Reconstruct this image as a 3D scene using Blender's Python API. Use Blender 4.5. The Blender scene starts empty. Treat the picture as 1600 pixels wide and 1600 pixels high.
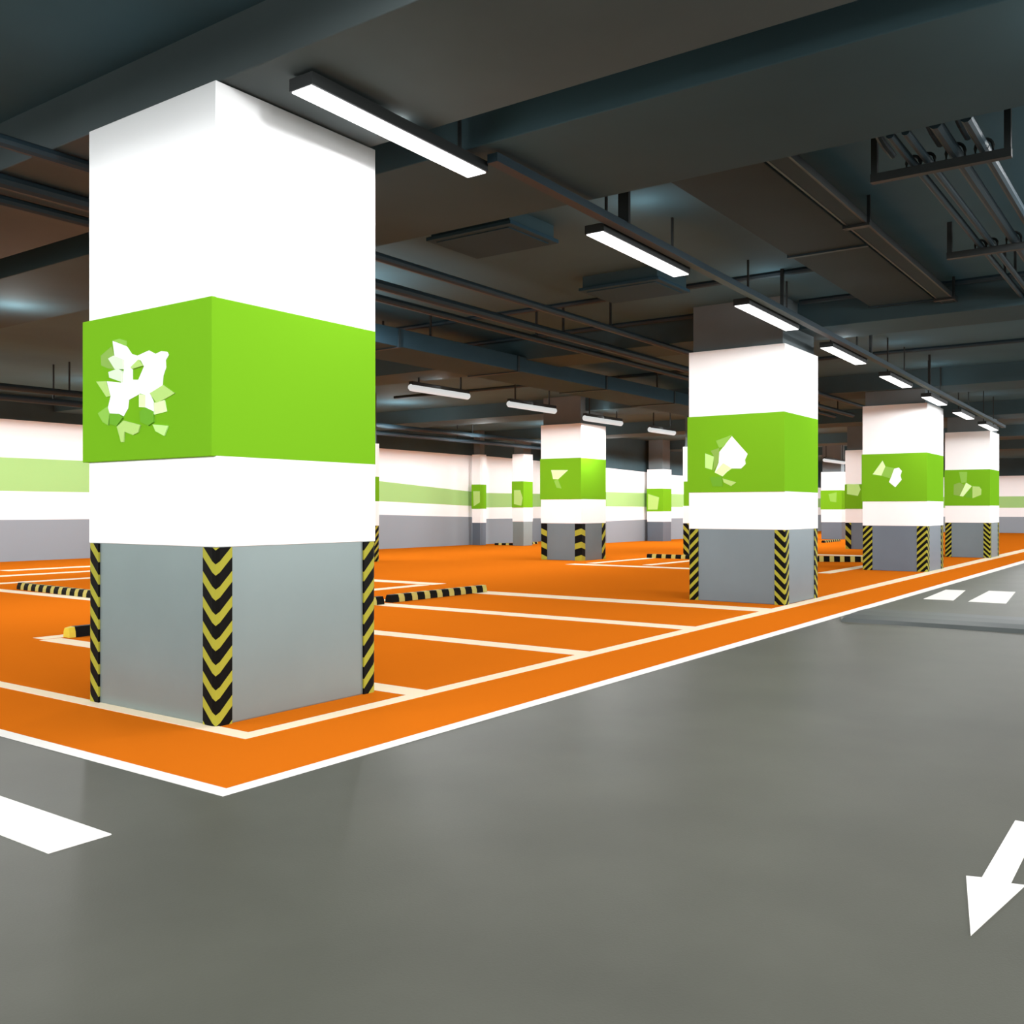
import bpy, bmesh, math, random
from mathutils import Vector, Matrix
random.seed(4)
S = 1.2                      # metres per layout unit (the eye height)
C = bpy.context.scene.collection
sc = bpy.context.scene

# ------------------------------------------------------------------ materials
def lin(c):
    c /= 255.0
    return c / 12.92 if c <= 0.04045 else ((c + 0.055) / 1.055) ** 2.4

def col(r, g, b, k=1.0):
    return (min(lin(r) * k, 0.95), min(lin(g) * k, 0.95), min(lin(b) * k, 0.95), 1)

def mat(name, rgb, rough=0.6, spec=0.3, metal=0.0, var=0.0, scale=3.0, bump=0.0, bscale=80.0, rvar=0.0):
    m = bpy.data.materials.new(name); m.use_nodes = True
    nt = m.node_tree; b = nt.nodes['Principled BSDF']
    b.inputs['Roughness'].default_value = rough
    b.inputs['Specular IOR Level'].default_value = spec
    b.inputs['Metallic'].default_value = metal
    b.inputs['Base Color'].default_value = rgb
    tc = nt.nodes.new('ShaderNodeTexCoord')
    if var > 0:
        n = nt.nodes.new('ShaderNodeTexNoise'); n.inputs['Scale'].default_value = scale
        n.inputs['Detail'].default_value = 6
        nt.links.new(tc.outputs['Object'], n.inputs['Vector'])
        r = nt.nodes.new('ShaderNodeValToRGB')
        r.color_ramp.elements[0].position = 0.3; r.color_ramp.elements[1].position = 0.7
        r.color_ramp.elements[0].color = tuple(max(0, c * (1 - var)) for c in rgb[:3]) + (1,)
        r.color_ramp.elements[1].color = tuple(min(1, c * (1 + var)) for c in rgb[:3]) + (1,)
        nt.links.new(n.outputs['Fac'], r.inputs['Fac'])
        nt.links.new(r.outputs['Color'], b.inputs['Base Color'])
    if bump > 0:
        n2 = nt.nodes.new('ShaderNodeTexNoise'); n2.inputs['Scale'].default_value = bscale
        n2.inputs['Detail'].default_value = 3
        nt.links.new(tc.outputs['Object'], n2.inputs['Vector'])
        bp = nt.nodes.new('ShaderNodeBump'); bp.inputs['Strength'].default_value = bump
        bp.inputs['Distance'].default_value = 0.01
        nt.links.new(n2.outputs['Fac'], bp.inputs['Height'])
        nt.links.new(bp.outputs['Normal'], b.inputs['Normal'])
    return m

def striped(name, ca, cb, duty):
    """two-colour hazard stripes running across the mesh's own stripe coordinate"""
    m = bpy.data.materials.new(name); m.use_nodes = True
    nt = m.node_tree; b = nt.nodes['Principled BSDF']
    b.inputs['Roughness'].default_value = 0.6; b.inputs['Specular IOR Level'].default_value = 0.08
    uv = nt.nodes.new('ShaderNodeUVMap'); uv.uv_map = 'stripe'
    sx = nt.nodes.new('ShaderNodeSeparateXYZ'); nt.links.new(uv.outputs['UV'], sx.inputs[0])
    fr = nt.nodes.new('ShaderNodeMath'); fr.operation = 'FRACT'; nt.links.new(sx.outputs['X'], fr.inputs[0])
    lt = nt.nodes.new('ShaderNodeMath'); lt.operation = 'LESS_THAN'; lt.inputs[1].default_value = duty
    nt.links.new(fr.outputs[0], lt.inputs[0])
    mx = nt.nodes.new('ShaderNodeMix'); mx.data_type = 'RGBA'
    mx.inputs['A'].default_value = cb; mx.inputs['B'].default_value = ca
    nt.links.new(lt.outputs[0], mx.inputs['Factor'])
    nt.links.new(mx.outputs['Result'], b.inputs['Base Color'])
    return m

def emit(name, rgb, strength, base=.9):
    m = bpy.data.materials.new(name); m.use_nodes = True
    b = m.node_tree.nodes['Principled BSDF']
    b.inputs['Base Color'].default_value = (base, base, base, 1)
    b.inputs['Specular IOR Level'].default_value = 0.2
    b.inputs['Emission Color'].default_value = rgb
    b.inputs['Emission Strength'].default_value = strength
    return m

K = 0.85
M = {
 'floor':   mat('grey_epoxy', col(86, 86, 78, 1.0), 0.42, 0.045, var=0.10, scale=1.3, bump=0.05, bscale=120),
 'hump':    mat('worn_grey_epoxy', col(80, 84, 83), 0.4, 0.04, var=0.08, scale=2.0),
 'orange':  mat('orange_epoxy', col(233, 121, 26, K), 0.7, 0.0),
 'line':    mat('cream_line_paint', col(255, 236, 205, 0.95), 0.7, 0.0),
 'white_l': mat('white_line_paint', col(255, 250, 244, 0.95), 0.7, 0.0),
 'white':   mat('white_wall_paint', (0.94, 0.94, 0.94, 1), 0.7, 0.0),
 'green':   mat('green_panel', col(121, 183, 35, K), 0.7, 0.0),
 'lime':    mat('pale_green_paint', col(174, 217, 138, K), 0.7, 0.0),
 'wallgrey':mat('light_grey_paint', col(158, 168, 176, K), 0.7, 0.0),
 'plinth':  mat('brushed_grey_cladding', col(140, 154, 153, K), 0.38, 0.4, metal=0.4, var=0.05, scale=1.2),
 'plinth_w':mat('warm_grey_cladding', col(114, 128, 134, K), 0.4, 0.4, metal=0.3, var=0.05, scale=1.2),
 'plinth_d':mat('slate_grey_cladding', col(104, 116, 128, K), 0.45, 0.4, metal=0.2, var=0.05, scale=1.2),
 'concrete':mat('dark_concrete', (.14, .17, .18, 1), 0.85, 0.15, var=0.14, scale=0.9),
 'ceiling': mat('dark_painted_ceiling', (.058, .118, .146, 1), 0.85, 0.15, var=0.16, scale=0.45),
 'beam':    mat('dark_painted_beam', (.047, .084, .098, 1), 0.85, 0.15, var=0.12, scale=0.7),
 'beam_l':  mat('grey_painted_beam', (.085, .104, .106, 1), 0.85, 0.15, var=0.12, scale=0.7),
 'tealbox': mat('dark_teal_box', (.030, .070, .100, 1), 0.8, 0.1, var=0.1, scale=0.8),
 'shade_and_tray': mat('shade_and_tray_grey', (.030, .045, .049, 1), 0.75, 0.1, var=0.12, scale=0.8),  # dark tone of the shaded ceiling strip, also the tray floor
 'duct':    mat('dark_sheet_metal', (.034, .072, .10, 1), 0.6, 0.25, metal=0.0, var=0.1, scale=0.8),
 'pipe':    mat('dark_pipe_paint', (.018, .036, .048, 1), 0.55, 0.25),
 'black':   mat('black_housing', col(36, 39, 39), 0.5, 0.3),
 'steel':   mat('grey_steel', col(105, 108, 108), 0.45, 0.4, metal=0.5),
 'lamp_or_fill':    emit('lit_diffuser', (0.97, 0.98, 1, 1), 2.2),
 'tube':    emit('dim_diffuser', (0.93, 0.97, 0.96, 1), 0.60, .18),
 'hazard':  striped('black_yellow_chevron', col(180, 176, 60, .75), col(9, 8, 5), 0.44),
 'hazard_b':striped('black_yellow_block', col(208, 194, 106, .78), col(10, 9, 6), 0.42),
 'yellow':  mat('yellow_rubber', col(236, 210, 60, K), 0.5, 0.25),
}
MARK = {'w': mat('white_film', (0.93, 0.93, 0.92, 1), 0.7, 0.0),
 'p1': mat('lemon_white_film', col(226, 255, 186, 0.92), 0.7, 0.0),
 'p2': mat('pale_green_film', col(190, 226, 130, K), 0.7, 0.0),
 'p3': mat('mint_green_film', col(203, 252, 150, K), 0.7, 0.0),
 'p4': mat('milky_green_film', col(228, 246, 214, K), 0.7, 0.0),
 'm1': mat('olive_green_film', col(146, 186, 88, K), 0.7, 0.0),
 'm2': mat('soft_green_film', col(150, 204, 86, K), 0.7, 0.0),
 'd1': mat('deep_green_film', col(116, 180, 54, K), 0.7, 0.0)}

# ------------------------------------------------------------------ helpers
def V(x, y, z):
    return Vector((x * S, y * S, z * S))

def obj(name, bm, m, parent=None, loc=(0, 0, 0), smooth=False):
    me = bpy.data.meshes.new(name)
    bmesh.ops.recalc_face_normals(bm, faces=bm.faces)
    bm.to_mesh(me); bm.free()
    me.materials.append(m)
    if smooth:
        for p in me.polygons: p.use_smooth = True
    o = bpy.data.objects.new(name, me); C.objects.link(o)
    o.location = loc
    if parent is not None: o.parent = parent
    return o

def box(bm, x0, x1, y0, y1, z0, z1, bev=0.0):
    """axis aligned box, layout units"""
    vs = [bm.verts.new(V(x, y, z)) for x in (x0, x1) for y in (y0, y1) for z in (z0, z1)]
    idx = [(0, 1, 3, 2), (4, 6, 7, 5), (0, 4, 5, 1), (2, 3, 7, 6), (0, 2, 6, 4), (1, 5, 7, 3)]
    fs = [bm.faces.new([vs[i] for i in f]) for f in idx]
    if bev > 0:
        es = list({e for f in fs for e in f.edges})
        bmesh.ops.bevel(bm, geom=es, offset=bev * S, segments=2, affect='EDGES', profile=0.5)
    return bm

def slab(bm, pts, z0, z1):
    """flat polygon with thickness; pts in layout units (x, y)"""
    lo = [bm.verts.new(V(x, y, z0)) for x, y in pts]
    hi = [bm.verts.new(V(x, y, z1)) for x, y in pts]
    n = len(pts)
    bm.faces.new(hi); bm.faces.new(lo[::-1])
    for i in range(n):
        j = (i + 1) % n
        bm.faces.new((lo[i], lo[j], hi[j], hi[i]))
    return bm

def bar(bm, p, q, w, h, up=Vector((0, 0, 1))):
    """rectangular bar from p to q (layout units), width w, height h"""
    p, q = V(*p), V(*q); d = (q - p).normalized()
    s = d.cross(up)
    if s.length < 1e-4: s = Vector((1, 0, 0))
    s.normalize(); u = s.cross(d).normalized()
    a = [(-1, -1), (1, -1), (1, 1), (-1, 1)]
    r0 = [bm.verts.new(p + s * (w * S / 2 * i) + u * (h * S / 2 * j)) for i, j in a]
    r1 = [bm.verts.new(q + s * (w * S / 2 * i) + u * (h * S / 2 * j)) for i, j in a]
    bm.faces.new(r0[::-1]); bm.faces.new(r1)
    for i in range(4):
        j = (i + 1) % 4
        bm.faces.new((r0[i], r0[j], r1[j], r1[i]))
    return bm

def tube(bm, pts, r, n=10):
    pts = [V(*p) for p in pts]; rings = []
    for i, p in enumerate(pts):
        a = pts[max(i - 1, 0)]; b = pts[min(i + 1, len(pts) - 1)]
        d = (b - a).normalized()
        s = d.cross(Vector((0, 0, 1)))
        if s.length < 1e-3: s = Vector((1, 0, 0))
        s.normalize(); u = s.cross(d)
        rings.append([bm.verts.new(p + (s * math.cos(t) + u * math.sin(t)) * r * S)
                      for t in [2 * math.pi * k / n for k in range(n)]])
    for a, b in zip(rings, rings[1:]):
        for k in range(n):
            bm.faces.new((a[k], a[(k + 1) % n], b[(k + 1) % n], b[k]))
    bm.faces.new(rings[0][::-1]); bm.faces.new(rings[-1])
    return bm

def thing(name, label, cat, loc=(0, 0, 0), group=None):
    o = bpy.data.objects.new(name, None); C.objects.link(o)
    o.empty_display_size = 0.1
    o.location = V(*loc)
    o['label'] = label; o['category'] = cat
    o['kind'] = 'thing'
    if group: o['group'] = group
    return o

def tag(o, label, cat, group=None):
    o['label'] = label; o['category'] = cat; o['kind'] = 'thing'
    if group: o['group'] = group
    return o

def struct(name, bm, m):
    o = obj(name, bm, m); o['kind'] = 'structure'; return o

NB = bmesh.new

# ------------------------------------------------------------------ room shell
X0, X1, YN = -9.0, 47.0, -8.0
CZ = 3.26
floor = struct('floor', box(NB(), X0, X1, YN, 19.6, -0.12, 0.0), M['floor'])
floor['label'] = 'glossy grey epoxy garage floor'
ceil = struct('ceiling', box(NB(), X0, X1, YN, 19.6, CZ, CZ + 0.02), M['ceiling'])

# painted parking area: a thin coat on the floor
Z1, Z2 = 0.0020, 0.0034
obj('parking_surface', slab(NB(), [(2.17, 2.79), (X1 - .1, 2.70), (X1 - .1, 19.5), (2.17, 19.5)], -0.001, Z1), M['orange'], floor)['label'] = 'orange painted parking area'
def line(name, pts, m='line', z=Z2):
    return obj(name, slab(NB(), pts, Z1 - 0.001, z), M[m], floor)
# outer border (L shaped) and inner border
line('border_line', [(2.14, 2.765), (24, 2.62), (46.5, 2.40), (46.5, 2.70), (24, 2.79), (2.205, 2.83), (2.205, 19.4), (2.14, 19.4)], 'white_l')
line('border_line', [(2.73, 3.375), (9.0, 3.37), (24, 3.36), (46.5, 3.33), (46.5, 3.62), (24, 3.60), (9.0, 3.50), (2.82, 3.465), (2.82, 19.3), (2.73, 19.3)])
def yline(x, y0, y1, w): line('bay_line', [(x - w / 2, y0), (x + w / 2, y0), (x + w / 2, y1), (x - w / 2, y1)], z=Z2 - .0005)
def xline(y, x0, x1, w): line('bay_line', [(x0, y - w / 2), (x1, y - w / 2), (x1, y + w / 2), (x0, y + w / 2)], z=Z2 - .0009)
for x, w in ((3.97, .17), (5.73, .20), (7.48, .24), (9.27, .34)): yline(x, 3.46, 7.22, w)
xline(7.32, 3.93, 9.40, .16)
yline(9.95, 8.30, 9.9, .30); xline(8.40, 7.6, 9.75, .20)
yline(6.02, 9.3, 13.0, .20); xline(13.25, 6.3, 9.0, .25); xline(14.72, 7.2, 9.8, .3); xline(15.98, 8.0, 10.6, .35)
yline(15.10, 6.3, 9.45, .34); xline(9.25, 15.5, 18.2, .2); xline(8.12, 15.6, 18.0, .2)
xline(4.80, 15.2, 17.9, .22); yline(21.45, 5.4, 7.6, .5)

# markings on the grey drive lane
tag(obj('floor_stripe', slab(NB(), [(1.49, 2.72), (1.69, 2.72), (1.69, 4.2), (1.49, 4.2)], -0.001, Z2), M['white_l']),
    'broad white stripe painted on the grey floor below the corner of the orange area', 'road marking')
tag(obj('floor_arrow', slab(NB(), [(2.46, .432), (2.87, .372), (2.862, .405), (3.45, .405), (3.45, .475), (2.862, .475), (2.85, .512)], -0.001, Z2), M['white_l']),
    'white arrow painted on the open grey floor, pointing away from the crossing stripes', 'road marking')
tag(obj('crossing_stripe', slab(NB(), [(11.47, 2.19), (12.98, 2.34), (12.95, 2.56), (11.47, 2.50)], -0.001, Z2), M['white_l']),
    'white crossing stripe on grey floor, the one closest to the orange border', 'road marking', 'white crossing stripes on the drive lane')
tag(obj('crossing_stripe', slab(NB(), [(11.42, 1.66), (13.10, 1.80), (13.08, 2.09), (11.42, 2.03)], -0.001, Z2), M['white_l']),
    'white crossing stripe on grey floor, the one further from the orange border', 'road marking', 'white crossing stripes on the drive lane')
# low speed hump across the lane
bm = NB(); prof = [(8.72, 0.0), (8.80, .028), (9.0, .045), (9.3, .05), (9.6, .045), (9.85, .02), (9.95, 0.0)]
ra = [bm.verts.new(V(x, 2.60, z)) for x, z in prof]; rb = [bm.verts.new(V(x, -6.0, z)) for x, z in prof]
for i in range(len(prof) - 1): bm.faces.new((ra[i], ra[i + 1], rb[i + 1], rb[i]))
bm.faces.new(ra); bm.faces.new(rb[::-1]); bm.faces.new((ra[0], rb[0], rb[-1], ra[-1]))
tag(obj('speed_hump', bm, M['hump'], smooth=False), 'low grey speed hump across the drive lane before the crossing stripes', 'speed hump')

# walls: dark upper wall, white paint, pale green stripe, grey dado
def wall(name, x0, x1, y0, y1, prof, lab):
    w = struct(name, box(NB(), x0, x1, y0, y1, 0, CZ), M['beam']); w['label'] = lab
    def strip(nm, m, lo, hi, t):
        bm = NB()
        xs = [p[0] for p in prof]
        pts = [(p[0], lo(p)) for p in prof] + [(p[0], hi(p)) for p in reversed(prof)]
        a = [bm.verts.new(V(x, y0 + .001, z)) for x, z in pts]; b = [bm.verts.new(V(x, y0 - t, z)) for x, z in pts]
        n = len(pts); bm.faces.new(a); bm.faces.new(b[::-1])
        for i in range(n): bm.faces.new((a[i], a[(i + 1) % n], b[(i + 1) % n], b[i]))
        obj(nm, bm, M[m], w)
    strip('white_panel', 'white', lambda p: p[4], lambda p: p[1], .010)
    strip('green_stripe', 'lime', lambda p: p[3], lambda p: p[2], .014)
    strip('grey_dado', 'wallgrey', lambda p: 0.0, lambda p: p[4], .012)
    return w
def wall_end(w, x, y0, y1, top, g1, g0, d):
    obj('white_panel', box(NB(), x - .010, x + .001, y0 - .008, y1, d, top), M['white'], w)
    obj('green_stripe', box(NB(), x - .014, x + .001, y0 - .012, y1, g0, g1), M['lime'], w)
    obj('grey_dado', box(NB(), x - .012, x + .001, y0 - .010, y1, 0, d), M['wallgrey'], w)
wall('wall_left', X0, 13.4, 18.75, 19.4, [(X0, 2.76, 2.01, 1.37, .82), (13.4, 2.76, 2.02, 1.37, .81)], 'banded wall left of the nearest column')
wb = wall('wall_back', 13.4, 26.4, 17.0, 19.4, [(13.4, 2.58, 1.86, 1.28, .90), (17.98, 2.58, 1.74, 1.23, .88), (21.8, 2.57, 1.53, 1.12, .80), (22.0, 2.59, 1.50, 1.07, .74), (26.4, 2.55, 1.52, 1.12, .74)], 'white back wall with a pale green stripe over a grey base')
wall_end(wb, 13.4, 17.0, 18.75, 2.58, 1.86, 1.28, .90)
wr = wall('wall_right', 25.4, X1, 14.6, 16.99, [(25.4, 2.28, 1.55, 1.11, .66), (30, 2.20, 1.55, 1.11, .72), (X1, 2.05, 1.55, 1.13, .78)], 'white wall with pale green stripe behind the second row of columns')
wall_end(wr, 25.4, 14.6, 17.0, 2.28, 1.55, 1.11, .66)
struct('wall_light_block', box(NB(), X0 - .3, X0, YN, 19.4, 0, CZ), M['concrete'])  # unseen wall added to keep sky light off the left floor
w = struct('wall_far', box(NB(), X1 - .05, X1 + .3, YN, 19.6, 0, CZ), M['beam'])
obj('white_panel', box(NB(), X1 - .062, X1 - .049, YN, 14.6, .7, 2.5), M['white'], w)
obj('green_stripe', box(NB(), X1 - .066, X1 - .060, YN, 14.6, 1.1, 1.6), M['lime'], w)
obj('grey_dado', box(NB(), X1 - .064, X1 - .049, YN, 14.6, 0, .7), M['wallgrey'], w)

# beams under the ceiling
def beam(x0, x1, z, y0=YN, y1=18.7, m='beam'):
    struct('ceiling_beam', box(NB(), x0, x1, y0, y1, z, CZ + .01, .006), M[m])
beam(2.83, 3.83, 2.985, m='beam_l')
beam(4.19, 5.34, 3.00)
beam(10.35, 11.15, 2.97)
beam(16.36, 17.46, 2.97)
beam(21.98, 23.08, 2.97, y1=16.9)
beam(28.5, 29.6, 2.97, y1=14.5)
beam(34.5, 35.6, 2.97, y1=14.5)

# ------------------------------------------------------------------ columns
def guard(parent, sxn, syn, cx, cy, h, z0, slope, leg=.084, per=.116, t=.010):
    """L-shaped corner guard. cx, cy: corner; sxn/syn: which way the legs run; slope: stripe direction on (Y-leg, X-leg)"""
    bm = NB(); uvl = bm.loops.layers.uv.new('stripe')
    r = .012
    # outline of the L going along the Y-leg to the corner and out along the X-leg
    out = [(-t, leg), (-t, r * 1.2), (-t * .35, -t * .35 + .002), (r * 1.2, -t), (leg, -t)]
    inn = [(.001, leg), (.001, .001), (leg, .001)]
    P = out + inn[::-1]
    def f(q, z):
        x, y = max(q[0], 0), max(q[1], 0)
        return (z - z0 + slope[0] * y + slope[1] * x) / per
    lo = [bm.verts.new(V(sxn * x, syn * y, z0)) for x, y in P]
    hi = [bm.verts.new(V(sxn * x, syn * y, h)) for x, y in P]
    n = len(P)
    for i in range(n):
        j = (i + 1) % n
        fc = bm.faces.new((lo[i], lo[j], hi[j], hi[i]))
        for lp, (q, z) in zip(fc.loops, ((P[i], z0), (P[j], z0), (P[j], h), (P[i], h))):
            lp[uvl].uv = (f(q, z) + 50.0, 0)
    fa = bm.faces.new(hi); fb = bm.faces.new(lo[::-1])
    for fc, z in ((fa, h), (fb, z0)):
        for lp in fc.loops: lp[uvl].uv = (f((lp.vert.co.x * sxn / S, lp.vert.co.y * syn / S), z) + 50.0, 0)
    return obj('corner_guard', bm, M['hazard'], parent, loc=V(cx, cy, 0))

def column(label, X, Y, sx, sy, zt, g1, g0, zg, e=.02, ey=.008, plinth='plinth', guards=True, marks=(), slopes=None, leg=.084, per=.116):
    t = thing('parking_column', label, 'column', (X, Y, 0))
    o = .012
    obj('plinth', box(NB(), 0, sx, 0, sy, 0, zg + .01, .008), M[plinth], t)['label'] = 'grey metal clad column foot'
    obj('lower_panel', box(NB(), -o * .6, sx + o * .6, -o * .6, sy + o * .6, zg, g0 + .02, .004), M['white'], t)
    gb = obj('green_band', box(NB(), -e, sx + ey, -ey, sy + e, g0, g1, .004), M['green'], t)
    gb['label'] = 'bright green band'
    obj('upper_panel', box(NB(), -o * .6, sx + o * .6, -o * .6, sy + o * .6, g1 - .02, zt, .004), M['white'], t)
    obj('shaft', box(NB(), .03, sx - .03, .03, sy - .03, zt - .02, CZ + .005), M['concrete'], t)
    for k, (mk, pts) in enumerate(marks):
        bm = NB(); d0, d1 = -e + .002, -e - .0015 - .0006 * k
        a = [bm.verts.new(V(d0, y, z)) for y, z in pts]; b = [bm.verts.new(V(d1, y, z)) for y, z in pts]
        n = len(pts); bm.faces.new(a[::-1]); bm.faces.new(b)
        for i in range(n): bm.faces.new((a[i], a[(i + 1) % n], b[(i + 1) % n], b[i]))
        obj('white_mark' if mk == 'w' else 'pale_mark', bm, MARK[mk], gb)
    if guards:
        s = slopes or {}
        h = zg - .002
        guard(t, 1, 1, 0, 0, h, .002, s.get('front', (-1, -1)), leg, per)
        guard(t, 1, -1, 0, sy, h, .002, s.get('left', (1, -1)), leg, per)
        guard(t, -1, 1, sx, 0, h, .002, s.get('right', (-1, 1)), leg, per)
        guard(t, -1, -1, sx, sy, h, .002, s.get('back', (1, 1)), leg, per)
    return t

MK = {
'c1':[
  ('m1', [(0.889, 1.79), (0.79, 1.829), (0.769, 1.779), (0.811, 1.763), (0.752, 1.709), (0.824, 1.72), (0.884, 1.74)]),
  ('m2', [(0.781, 1.858), (0.722, 1.86), (0.66, 1.843), (0.66, 1.816), (0.706, 1.831)]),
  ('w', [(0.781, 1.855), (0.706, 1.831), (0.656, 1.814), (0.615, 1.774), (0.567, 1.76), (0.542, 1.739), (0.607, 1.702), (0.607, 1.645), (0.559, 1.641), (0.551, 1.57), (0.64, 1.547), (0.648, 1.505), (0.685, 1.469), (0.722, 1.483), (0.807, 1.49), (0.822, 1.52), (0.798, 1.577), (0.832, 1.655), (0.706, 1.638), (0.681, 1.703), (0.764, 1.778)]),
  ('w', [(0.567, 1.76), (0.471, 1.777), (0.417, 1.755), (0.37, 1.764), (0.325, 1.756), (0.313, 1.741), (0.338, 1.716), (0.334, 1.683), (0.357, 1.643), (0.363, 1.598), (0.417, 1.574), (0.463, 1.568), (0.432, 1.524), (0.428, 1.463), (0.499, 1.5), (0.499, 1.561), (0.551, 1.574), (0.559, 1.641), (0.511, 1.703), (0.542, 1.739)]),
  ('p1', [(0.428, 1.519), (0.344, 1.527), (0.326, 1.471), (0.424, 1.462)]),
  ('p2', [(0.463, 1.568), (0.355, 1.6), (0.264, 1.554), (0.34, 1.532), (0.409, 1.518)]),
  ('p1', [(0.551, 1.57), (0.499, 1.561), (0.499, 1.501), (0.551, 1.506)]),
  ('p2', [(0.923, 1.66), (0.837, 1.656), (0.798, 1.577), (0.832, 1.575)]),
  ('p2', [(0.739, 1.419), (0.681, 1.447), (0.539, 1.418), (0.559, 1.381), (0.599, 1.371), (0.673, 1.391), (0.681, 1.339), (0.702, 1.34)]),
  ('p3', [(0.436, 1.415), (0.313, 1.402), (0.344, 1.355), (0.413, 1.381)]),
  ('m2', [(0.906, 1.496), (0.824, 1.525), (0.802, 1.48), (0.815, 1.43), (0.863, 1.449)]),
  ('d1', [(0.542, 1.484), (0.495, 1.5), (0.432, 1.478), (0.428, 1.426), (0.471, 1.41), (0.535, 1.432)]),
  ('d1', [(0.798, 1.485), (0.722, 1.483), (0.685, 1.461), (0.739, 1.423), (0.798, 1.436)]),
  ('p4', [(0.811, 1.768), (0.764, 1.778), (0.681, 1.751), (0.681, 1.703), (0.752, 1.709)]),
  ('p2', [(0.615, 1.707), (0.551, 1.739), (0.515, 1.706), (0.603, 1.697)]),
  ('p4', [(0.807, 1.699), (0.722, 1.709), (0.689, 1.694), (0.689, 1.639), (0.798, 1.67)]),
],
'c2':[
  ('w', [(0.576, 1.8), (0.397, 1.601), (0.427, 1.538), (0.419, 1.495), (0.471, 1.447), (0.576, 1.45), (0.675, 1.51), (0.774, 1.411), (0.728, 1.518), (0.721, 1.633)]),
  ('p1', [(0.774, 1.411), (0.675, 1.51), (0.576, 1.45), (0.629, 1.415), (0.682, 1.366)]),
  ('p3', [(0.886, 1.625), (0.782, 1.585), (0.805, 1.441), (0.886, 1.465)]),
  ('m2', [(0.759, 1.757), (0.576, 1.814), (0.667, 1.689), (0.721, 1.677)]),
  ('m1', [(0.821, 1.651), (0.721, 1.677), (0.728, 1.518), (0.79, 1.426), (0.782, 1.585)]),
  ('p2', [(0.682, 1.345), (0.524, 1.299), (0.584, 1.26), (0.667, 1.301)]),
  ('d1', [(0.829, 1.362), (0.69, 1.366), (0.682, 1.259), (0.798, 1.26)]),
],
'c3':[
  ('p1', [(0.84, 1.594), (0.682, 1.817), (0.636, 1.72), (0.7, 1.568)]),
  ('m2', [(0.636, 1.72), (0.499, 1.688), (0.554, 1.518), (0.7, 1.568)]),
  ('w', [(0.499, 1.678), (0.426, 1.695), (0.378, 1.637), (0.399, 1.562), (0.381, 1.495), (0.481, 1.374), (0.581, 1.461), (0.544, 1.546)]),
],
'c4':[
  ('m2', [(0.588, 1.807), (0.43, 1.804), (0.441, 1.591), (0.543, 1.568)]),
  ('m1', [(0.69, 1.546), (0.577, 1.581), (0.486, 1.531), (0.577, 1.299), (0.695, 1.324)]),
  ('p1', [(0.452, 1.579), (0.34, 1.504), (0.509, 1.286), (0.577, 1.299)]),
  ('p2', [(0.329, 1.504), (0.196, 1.49), (0.156, 1.429), (0.163, 1.32), (0.329, 1.248)]),
  ('d1', [(0.475, 1.298), (0.34, 1.455), (0.34, 1.26), (0.441, 1.266)]),
],
'cB':[
  ('p1', [(0.692, 1.802), (0.29, 1.792), (0.525, 1.612), (0.644, 1.62)]),
  ('m2', [(0.621, 1.59), (0.525, 1.608), (0.443, 1.428), (0.561, 1.449)]),
],
'cF':[
  ('p2', [(0.24, 1.539), (-0.002, 1.536), (-0.002, 1.218), (0.22, 1.107)]),
],
'cG':[
  ('p2', [(0.312, 1.561), (0.101, 1.559), (0.017, 1.339), (0.063, 1.121), (0.312, 1.168)]),
],
'cH':[
  ('p2', [(0.531, 1.525), (0.131, 1.407), (0.187, 1.016), (0.531, 1.016)]),
],
'cJ':[
  ('p3', [(0.739, 1.67), (0.444, 1.654), (0.398, 1.524), (0.467, 1.361), (0.739, 1.411)]),
],
'cI':[
  ('m2', [(0.44, 1.548), (0.16, 1.608), (0.176, 1.264), (0.378, 1.296)]),
],
}
column('largest white column with green band and a scatter of white marks, at the orange corner', 2.81, 3.68, 1.04, 1.03, 2.979, 1.982, 1.248, .829, e=.03, marks=MK['c1'])
column('second white column along the drive lane, its green band holding one big white blot', 9.86, 3.52, 1.06, 1.08, 2.752, 2.034, 1.195, .792, marks=MK['c2'], plinth='plinth_w',
       slopes={'front': (-1, -1), 'left': (-1, -1), 'right': (-1, -1), 'back': (1, 1)}, leg=.105, per=.11)
column('third white column along the drive lane, green band with a bow shaped pale mark', 16.47, 3.54, 1.20, 1.00, 2.732, 1.928, 1.144, .742, marks=MK['c3'], plinth='plinth_d',
       slopes={'front': (1, 1), 'left': (-1, -1), 'right': (1, -1), 'back': (1, 1)}, leg=.15, per=.105)
column('farthest white column beside the drive lane, green band with four small pale blades', 22.07, 3.51, 1.10, .86, 2.653, 1.853, 1.093, .733, marks=MK['c4'], plinth='plinth_w',
       slopes={'left': (-1, -1)}, leg=.12, per=.1)
column('white column standing alone in the orange bays, green band with one small pale triangle', 16.15, 9.85, .95, .94, 2.711, 2.031, 1.214, .736, marks=MK['cB'], plinth='plinth_w', leg=.14, per=.26,
       slopes={'left': (.4, -1), 'front': (.3, .3), 'right': (1, 1)})
column('white column hidden except for a narrow white edge left of the second lane column', 18.76, 8.14, 1.05, .76, 2.347, 1.627, 1.067, .720, e=-.004, plinth='plinth_w', leg=.13, per=.2)
column('white column almost wholly hidden behind the largest column', 12.96, 12.95, .73, .86, 2.289, 1.651, 1.169, .699, leg=.12, per=.14)
column('narrow white pillar with a small green band against the back wall', 21.65, 16.55, .27, .28, 2.582, 1.727, 1.036, .636, guards=False, plinth='plinth_d', marks=MK['cF'])
column('small white column with green band close to the back wall, right of the narrow pillar', 21.99, 15.29, .44, .37, 2.571, 1.804, 1.071, .679, guards=False, marks=MK['cG'])
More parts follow.
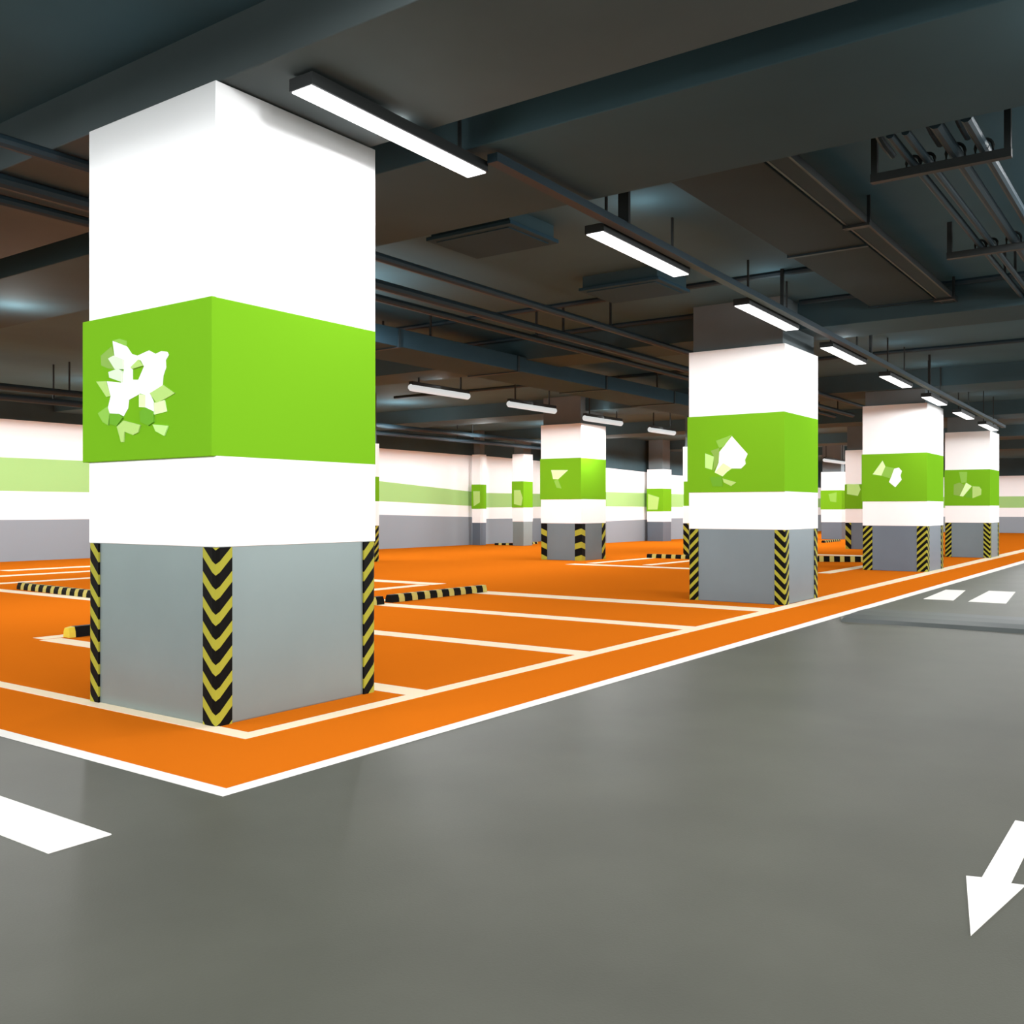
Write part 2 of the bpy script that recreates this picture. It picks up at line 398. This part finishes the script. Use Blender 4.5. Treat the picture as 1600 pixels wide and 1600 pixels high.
column('small white column with green band between the lone column and the second lane column', 27.81, 13.9, .58, .56, 2.312, 1.688, .958, .625, guards=False, plinth='plinth_d', marks=MK['cH'])
column('distant white column with green band seen just right of the second lane column', 33.05, 9.82, .44, .69, 2.304, 1.674, 1.022, .587, guards=False, plinth='plinth_d', marks=MK['cI'])
column('white column half hidden behind the third lane column, green band with a pale square', 25.04, 6.56, 1.05, .78, 2.532, 1.661, 1.032, .677, marks=MK['cJ'], plinth='plinth_d', leg=.14, per=.25)

# ------------------------------------------------------------------ wheel stops
def wheel_stop(label, p, q, h=.085, w=.10, per=.215, caps=True, duty=0):
    p, q = Vector((p[0], p[1])), Vector((q[0], q[1])); d = (q - p); L = d.length; d.normalize(); s = Vector((-d.y, d.x))
    t = thing('wheel_stop', label, 'wheel stop', (p.x, p.y, 0), 'black and yellow wheel stops')
    bm = NB(); uvl = bm.loops.layers.uv.new('stripe')
    prof = [(-w / 2, 0.003), (-w / 2 * .92, h * .55), (-w / 2 * .6, h), (w / 2 * .6, h), (w / 2 * .92, h * .55), (w / 2, 0.003)]
    st = [0, L]
    rings = []
    for x in st:
        rings.append([bm.verts.new(V(d.x * x + s.x * a, d.y * x + s.y * a, z)) for a, z in prof])
    n = len(prof)
    for i in range(n):
        j = (i + 1) % n
        f = bm.faces.new((rings[0][i], rings[0][j], rings[1][j], rings[1][i]))
        for lp, x in zip(f.loops, (0, 0, L, L)): lp[uvl].uv = (x / per + .45, 0)
    for rr, x in ((rings[0], 0), (rings[1], L)):
        f = bm.faces.new(rr)
        for lp in f.loops: lp[uvl].uv = (x / per + .45, 0)
    obj('bumper', bm, M['hazard_b'], t)
    if caps:
        for x0, x1 in ((-.05, 0.0), (L, L + .05)):
            bm = NB(); rg = []
            for x, k in ((x0, .9 if x0 < 0 else 1), (x1, 1 if x0 < 0 else .9)):
                rg.append([bm.verts.new(V(d.x * x + s.x * a * k, d.y * x + s.y * a * k, z * k if z > .01 else z)) for a, z in prof])
            for i in range(n):
                bm.faces.new((rg[0][i], rg[0][(i + 1) % n], rg[1][(i + 1) % n], rg[1][i]))
            bm.faces.new(rg[0]); bm.faces.new(rg[1])
            obj('end_cap', bm, M['yellow'], t)['label'] = 'yellow end cap'
    return t
wheel_stop('long striped wheel stop on the orange floor right of the largest column', (7.66, 7.10), (9.36, 7.10), caps=False)
wheel_stop('wheel stop of which only a short dark end shows right of the largest column', (5.90, 7.06), (7.50, 7.06), caps=False, per=.5)
wheel_stop('wheel stop with a yellow end peeking out left of the largest column', (4.14, 7.20), (5.60, 7.20), per=.60)
wheel_stop('long thin striped wheel stop on the orange floor beyond the yellow tipped one', (6.12, 10.0), (6.27, 12.1), caps=False, per=.2)
wheel_stop('striped wheel stop by the narrow white edge left of the second lane column', (18.0, 9.35), (18.0, 8.0), caps=False, per=.22)
wheel_stop('striped wheel stop between the second and third lane columns', (18.55, 6.05), (18.95, 5.1), caps=False, per=.19, h=.11)
wheel_stop('tiny dark wheel stop left of the small column by the back wall', (22.02, 16.30), (22.22, 15.75), caps=False, h=.06)
wheel_stop('tiny dark wheel stop between the small back wall column and the lone column', (22.96, 15.9), (23.55, 15.9), caps=False, h=.06)
wheel_stop('tiny dark wheel stop at the foot of the distant column', (29.4, 9.3), (31.0, 9.3), caps=False, h=.07)

# ------------------------------------------------------------------ lights
def strip_light(label, x0, x1, y, z0, z1):
    t = thing('strip_light', label, 'ceiling light', (x0, y, z0), 'strip lights above the drive lane')
    L = x1 - x0; dz = z1 - z0
    def pr(a, b, w, z, h, bev=0):
        bm = NB()
        bar(bm, (a, 0, z + dz * a / L), (b, 0, z + dz * b / L), w, h)
        return bm
    obj('housing', pr(0, L, .150, .034, .058), M['black'], t)['label'] = 'black light housing'
    obj('diffuser', pr(.006, L - .006, .128, .003, .010), M['lamp_or_fill'], t)['label'] = 'glowing white diffuser'
    for a in (.16, L - .16):
        bm = NB(); bar(bm, (a, 0, .06 + dz * a / L), (a, 0, CZ - z0 + .004), .016, .016)
        obj('hanger', bm, M['black'], t)
    return t
ROW1 = [('nearest and longest looking strip light, beside the top of the largest column', 2.98, 4.29, 2.905),
 ('second strip light of the lane row, below the wide ceiling beam', 5.58, 6.92, 2.862),
 ('third strip light of the lane row, before the second lane column top', 8.14, 9.46, 2.822),
 ('fourth strip light of the lane row, just right of the second lane column top', 10.55, 11.87, 2.778),
 ('fifth strip light of the lane row, between second and third lane columns', 12.95, 14.15, 2.735),
 ('sixth strip light of the lane row, directly over the third lane column top', 15.3, 16.45, 2.69),
 ('seventh strip light of the lane row, right of the third lane column top', 17.55, 18.75, 2.645),
 ('farthest strip light of the lane row, over the farthest lane column', 19.9, 21.3, 2.613)]
YL = 3.30
lamp_pos = []
for lab, a, b, z in ROW1:
    strip_light(lab, a, b, YL, z, z - .02)
    lamp_pos.append(((a + b) / 2, YL, z - .03))
# dark trunking that the strip lights hang under
t = thing('light_trunking', 'long dark cable trunking running above the lane strip lights', 'trunking', (2.9, YL, 3.0))
bm = NB(); bar(bm, (1.35, -.135, -.035 - .0207), (18.6, -.135, -.32), .07, .05)
obj('channel', bm, M['pipe'], t)
for x in (2.85, 5.9, 8.9, 12.0):
    zz = -.035 - .285 * x / 18.6
    bm = NB(); bar(bm, (x, -.135, zz + .02), (x, -.135, CZ - 3.0 + .003), .03, .08 if x < 3 else .03); obj('bracket', bm, M['black'], t)

def tube_light(label, x0, x1, y, z):
    t = thing('tube_light', label, 'ceiling light', (x0, y, z), 'tube lights over the second column row')
    L = x1 - x0
    bm = NB(); tube(bm, [(0, 0, .03), (.03, 0, .03), (L - .03, 0, .03), (L, 0, .03)], .055, 12)
    for v in bm.verts:
        if v.co.x < .01 or v.co.x > L * S - .01: v.co.z = (v.co.z - .03 * S) * .7 + .03 * S; v.co.y *= .7
    obj('diffuser', bm, M['tube'], t)['label'] = 'pale glowing tube cover'
    obj('housing', box(NB(), .02, L - .02, -.04, .04, .06, .12, .008), M['black'], t)
    for a in (.2, L - .2):
        obj('hanger', bar(NB(), (a, 0, .11), (a, 0, CZ - z + .004), .02, .02), M['black'], t)
    return t
YT = 9.42
for lab, a, b, z in [('nearest tube light, close right of the largest column band', 10.62, 12.02, 2.777),
  ('second tube light, left of the lone column top', 13.1, 14.55, 2.757),
  ('third tube light, right above the top of the lone column', 15.55, 17.0, 2.712),
  ('fourth small tube light, between lone column and second lane column', 18.2, 19.4, 2.675),
  ('tiny far tube light over the distant column right of the second lane column', 29.9, 32.0, 2.525)]:
    tube_light(lab, a, b, YT, z)
    lamp_pos.append(((a + b) / 2, YT, z - .04))

# ------------------------------------------------------------------ ceiling services
def pipe_run(label, y, z, x0, x1, r, hang=(4.0, 9.0, 14.0, 19.0), name='ceiling_pipe', m='pipe'):
    t = thing(name, label, 'pipe', (x0, y, z), 'pipes running under the dark ceiling')
    bm = NB(); tube(bm, [(0, 0, 0), (x1 - x0, 0, 0)], r, 10); obj('pipe', bm, M[m], t, smooth=False)
    for h in hang:
        if x0 < h < x1:
            obj('hanger', bar(NB(), (h - x0, 0, r * .8), (h - x0, 0, CZ - z + .003), .02, .02), M['black'], t)
    return t
pipe_run('dark pipe nearest the lane, passing behind the largest column', 5.12, 2.945, .5, 20, .035)
pipe_run('thicker upper pipe of the close pair behind the largest column', 5.72, 2.935, .5, 20, .045)
pipe_run('lower pipe of the close pair behind the largest column', 6.08, 2.935, .5, 20, .035)
pipe_run('thin pipe high along the back wall', 14.0, 2.78, 2, 24, .05, hang=(3, 8, 13.5, 18, 23.3))
pipe_run('second thin pipe along the back wall, lower than the other', 14.45, 2.68, 2, 24, .05, hang=(3, 8, 13.5, 18, 23.3))

def duct(label, x0, x1, y0, y1, z0, z1, m='tealbox'):
    t = thing('duct_or_shade_strip', label, 'duct', (x0, y0, z0))
    L, W, H = x1 - x0, y1 - y0, z1 - z0
    obj('duct_body', box(NB(), 0, L, 0, W, 0, H, .006), M[m], t)
    n = max(2, int(L / 2.2))
    for k in range(n + 1):
        a = min(max(L * k / n, .03), L - .03)
        obj('flange', box(NB(), a - .02, a + .02, -.015, W + .015, -.015, H - .002), M['pipe'], t)
    for k in range(2):
        a = L * (.25 + .5 * k)
        for y in (.03, W - .03):
            obj('hanger', bar(NB(), (a, y, H - .01), (a, y, CZ - z0 + .003), .02, .02), M['black'], t)
    return t
duct('broad flat dark duct beyond the pipe pair, right of the largest column', 5.6, 17, 7.15, 7.95, 2.80, 3.0)
duct('shallow dark strip added as a shaded ceiling band between lane strip lights and the cable tray', 5.40, 10.3, 2.14, 2.76, 3.11, 3.20, m='shade_and_tray')  # slab added to give the ceiling its dark shaded band

def tray(label, x0, x1, y, z, w=.13):
    t = thing('cable_tray', label, 'cable tray', (x0, y, z))
    L = x1 - x0
    for s in (-1, 1):
        obj('side_rail', box(NB(), 0, L, s * w / 2 - .008, s * w / 2 + .008, 0, .05), M['black'], t)
    obj('tray_floor', box(NB(), 0, L, -w / 2 + .009, w / 2 - .009, .002, .012), M['shade_and_tray'], t)
    bm = NB()
    for j, yy in enumerate((-.035, -.005, .03)):
        tube(bm, [(0, yy, .03), (L, yy, .03)], .014, 6)
    obj('cables', bm, M['pipe'], t)
    for h in (1.65, 4.6, 8.5):
        if h < L:
            obj('hanger', box(NB(), h - .03, h + .03, -w / 2 - .03, w / 2 + .03, -.02, .0), M['black'], t)
            for s in (-1, 1):
                obj('hanger', bar(NB(), (h, s * (w / 2 + .018), -.02), (h, s * (w / 2 + .018), CZ - z + .003), .022, .022), M['black'], t)
    return t
tray('dark cable tray running along the ceiling right of the shallow shade strip', 5.45, 10.3, 2.0, 3.06)

def vent(label, x0, x1, y0, y1, z0):
    t = thing('vent_panel', label, 'vent', (x0, y0, z0), 'flat square vent boxes under the ceiling')
    L, W = x1 - x0, y1 - y0
    obj('box', box(NB(), 0, L, 0, W, .012, CZ - z0 + .004), M['beam'], t)
    obj('rim', box(NB(), -.03, L + .03, -.03, W + .03, 0, .03, .005), M['tealbox'], t)
    obj('louvre', box(NB(), .03, L - .03, .03, W - .03, -.008, .004), M['tealbox'], t)
    return t
vent('flat dark vent box close behind the wide beam', 5.80, 6.40, 4.16, 4.92, 3.12)
vent('flat dark vent box under the second strip light, further from the wide beam', 7.98, 8.60, 4.05, 4.85, 3.12)

def trapeze(label, x, y0, y1, z):
    t = thing('pipe_hanger', label, 'pipe hanger', (x, y0, z), 'trapeze hangers carrying the pipes')
    W = y1 - y0
    obj('cross_bar', box(NB(), -.025, .025, 0, W, -.03, .02), M['black'], t)
    for y in (.02, W - .02):
        obj('rod', bar(NB(), (0, y, 0), (0, y, CZ - z + .003), .035, .035), M['black'], t)
    for y, r in ((.52, .022), (.44, .022), (.29, .034), (.14, .03)):
        q = r + .016; zc = .024 + r
        bm = NB(); tube(bm, [(0, y + q, .016)] + [(0, y + q * math.cos(a), zc + q * math.sin(a)) for a in [math.pi * k / 8 for k in range(9)]] + [(0, y - q, .016)], .010, 6)
        obj('clamp', bm, M['black'], t)
    return t
for lab, x in (('pipe hanger nearest the wide beam, right of the cable tray', 5.98), ('second pipe hanger from the wide beam', 8.14)):
    trapeze(lab, x, .84, 1.60, 3.0)
for lab, y, r in (('thin pipe on the hangers, nearest the cable tray', 1.36, .022), ('thin pipe on the hangers, second from the cable tray', 1.28, .022),
                  ('thicker pipe on the hangers, third from the cable tray', 1.13, .034), ('pipe on the hangers, farthest from the cable tray', .98, .03)):
    pipe_run(lab, y, 3.022 + r, 5.45, 10.3, r, hang=(9.3,))
# bent conduits dropping from the beam to the hangers
for lab, y, xx in (('bent conduit dropping onto the first pipe hanger, nearest the cable tray', 1.47, 5.75), ('bent conduit dropping onto the first pipe hanger, second from the tray', 1.20, 5.72), ('bent conduit dropping onto the first pipe hanger, farthest from the tray', 1.05, 5.7)):
    bm = NB()
    pts = [(xx - .32, y, CZ), (xx - .3, y, 3.2), (xx - .2, y, 3.14), (xx, y, 3.11), (xx + .2, y, 3.105)]
    tube(bm, pts, .022, 8)
    tag(obj('conduit', bm, M['pipe']), lab, 'conduit', 'bent conduits by the first pipe hanger')
# dark rods added as shadow-gap lines across the ceiling
def cross(label, x, y0, y1, z):
    bm = NB(); tube(bm, [(x, y0, z), (x, y1, z)], .03, 8)
    tag(obj('shadow_gap_line', bm, M['pipe']), label, 'conduit', 'dark shadow-gap lines crossing the ceiling')
cross('dark shadow-gap line crossing the ceiling between the two vent boxes and the third strip light', 8.86, 2.8, 13, CZ - .022)
cross('dark shadow-gap line crossing the ceiling just at the second lane column, towards the back wall', 10.22, 4.64, 13, CZ - .022)
cross('dark shadow-gap line crossing the ceiling at the second lane column, over the drive lane', 10.22, -3, 3.48, CZ - .022)
cross('dark shadow-gap line crossing the ceiling between the second and third lane columns', 14.2, -4, 13, CZ - .022)

# ------------------------------------------------------------------ light in the garage: fixtures and added fill
w = bpy.data.worlds.new('World'); sc.world = w; w.use_nodes = True
bg = w.node_tree.nodes['Background']
bg.inputs['Color'].default_value = (0.99, 0.99, 0.98, 1); bg.inputs['Strength'].default_value = 2.4

def lamp_or_fill(x, y, z, p, colr=(.985, .99, 1), size=178.0, rad=.14):
    l = bpy.data.lights.new('lamp_or_fill', 'SPOT'); l.energy = p; l.color = colr
    l.spot_size = math.radians(size); l.spot_blend = .03; l.shadow_soft_size = rad
    o = bpy.data.objects.new('lamp_or_fill', l); C.objects.link(o); o.location = V(x, y, z)
P0 = 150.0
def up(x, y, z, p):  # upward spot: fixture spill, and ceiling fill added in the unseen rows
    l = bpy.data.lights.new('lamp_or_fill', 'SPOT'); l.energy = p; l.color = (.94, 1, 1)
    l.spot_size = math.radians(178); l.spot_blend = .1; l.shadow_soft_size = .1
    o = bpy.data.objects.new('lamp_or_fill', l); C.objects.link(o); o.location = V(x, y, z); o.rotation_euler = (math.pi, 0, 0)
for x, y, z in lamp_pos:
    lamp_or_fill(x, y, z - .02, P0 * ((.32 if x < 7 else .4) if y < 5 else 1.2))
    up(x, y, z + .1, P0 * (.05 if y < 5 else .22))
def row(xs, y, z, f, u=.08):  # unseen spots without fixtures, added to fill column faces, floor and walls
    for x in xs:
        lamp_or_fill(x, y, z, P0 * f); up(x, y, 2.72, P0 * f * u)
def rng(a, b, st):
    n = int((b - a) / st); return [a + st * i for i in range(n + 1)]
row(rng(-8, 45, 2.9), -1.4, 3.1, 1.7, .22)
row(rng(-8, 45, 2.9), -5.6, 3.1, 2.1, .16)
for x in (-8.2, -5.6):
    for y in (2.6, 5.6, 8.6, 11.6, 14.6): row([x], y, 3.1, 3.2)
row([-.4], 10.4, 2.9, 1.0, .1); row([.4], 5.2, 3.14, .85, .06); row([2.4], 1.2, 3.1, 1.35); row((4.4, 7.4), .1, 3.1, .75); row([6.6], 6.75, 2.9, 1.0, .3)
row((4.8, 7.8), 9.4, 2.8, 1.4, .11)
row(rng(-2.5, 12.5, 3.0), 15.6, 2.8, 1.5, .1)
row((15, 18, 21, 24), 13.6, 2.7, 1.5, .2)
row((24.5, 27.2, 34.5, 38.5, 42.5), 9.4, 2.6, 1.8)
row((26.5, 30.5, 34.5, 38.5), 12.2, 2.6, 1.5)
row((24.5, 28, 32, 36, 40, 44), 3.3, 2.6, .7)

# ------------------------------------------------------------------ camera
cam = bpy.data.cameras.new('camera'); co = bpy.data.objects.new('camera', cam); C.objects.link(co)
cam.sensor_width = 36; cam.lens = 36 * 1500.0 / 1600.0
cam.shift_y = -3.0 / 1600.0
co.location = V(0, 0, 1.0)
co.rotation_euler = (math.radians(90), 0, math.radians(35.5 - 90 ))
cam.clip_start = .05; cam.clip_end = 300
sc.camera = co

vs = sc.view_settings
vs.view_transform = 'Standard'; vs.look = 'None'; vs.exposure = 0.08; vs.gamma = 1.0
vs.use_curve_mapping = False
sc.cycles.use_denoising = True
sc.cycles.max_bounces = 8
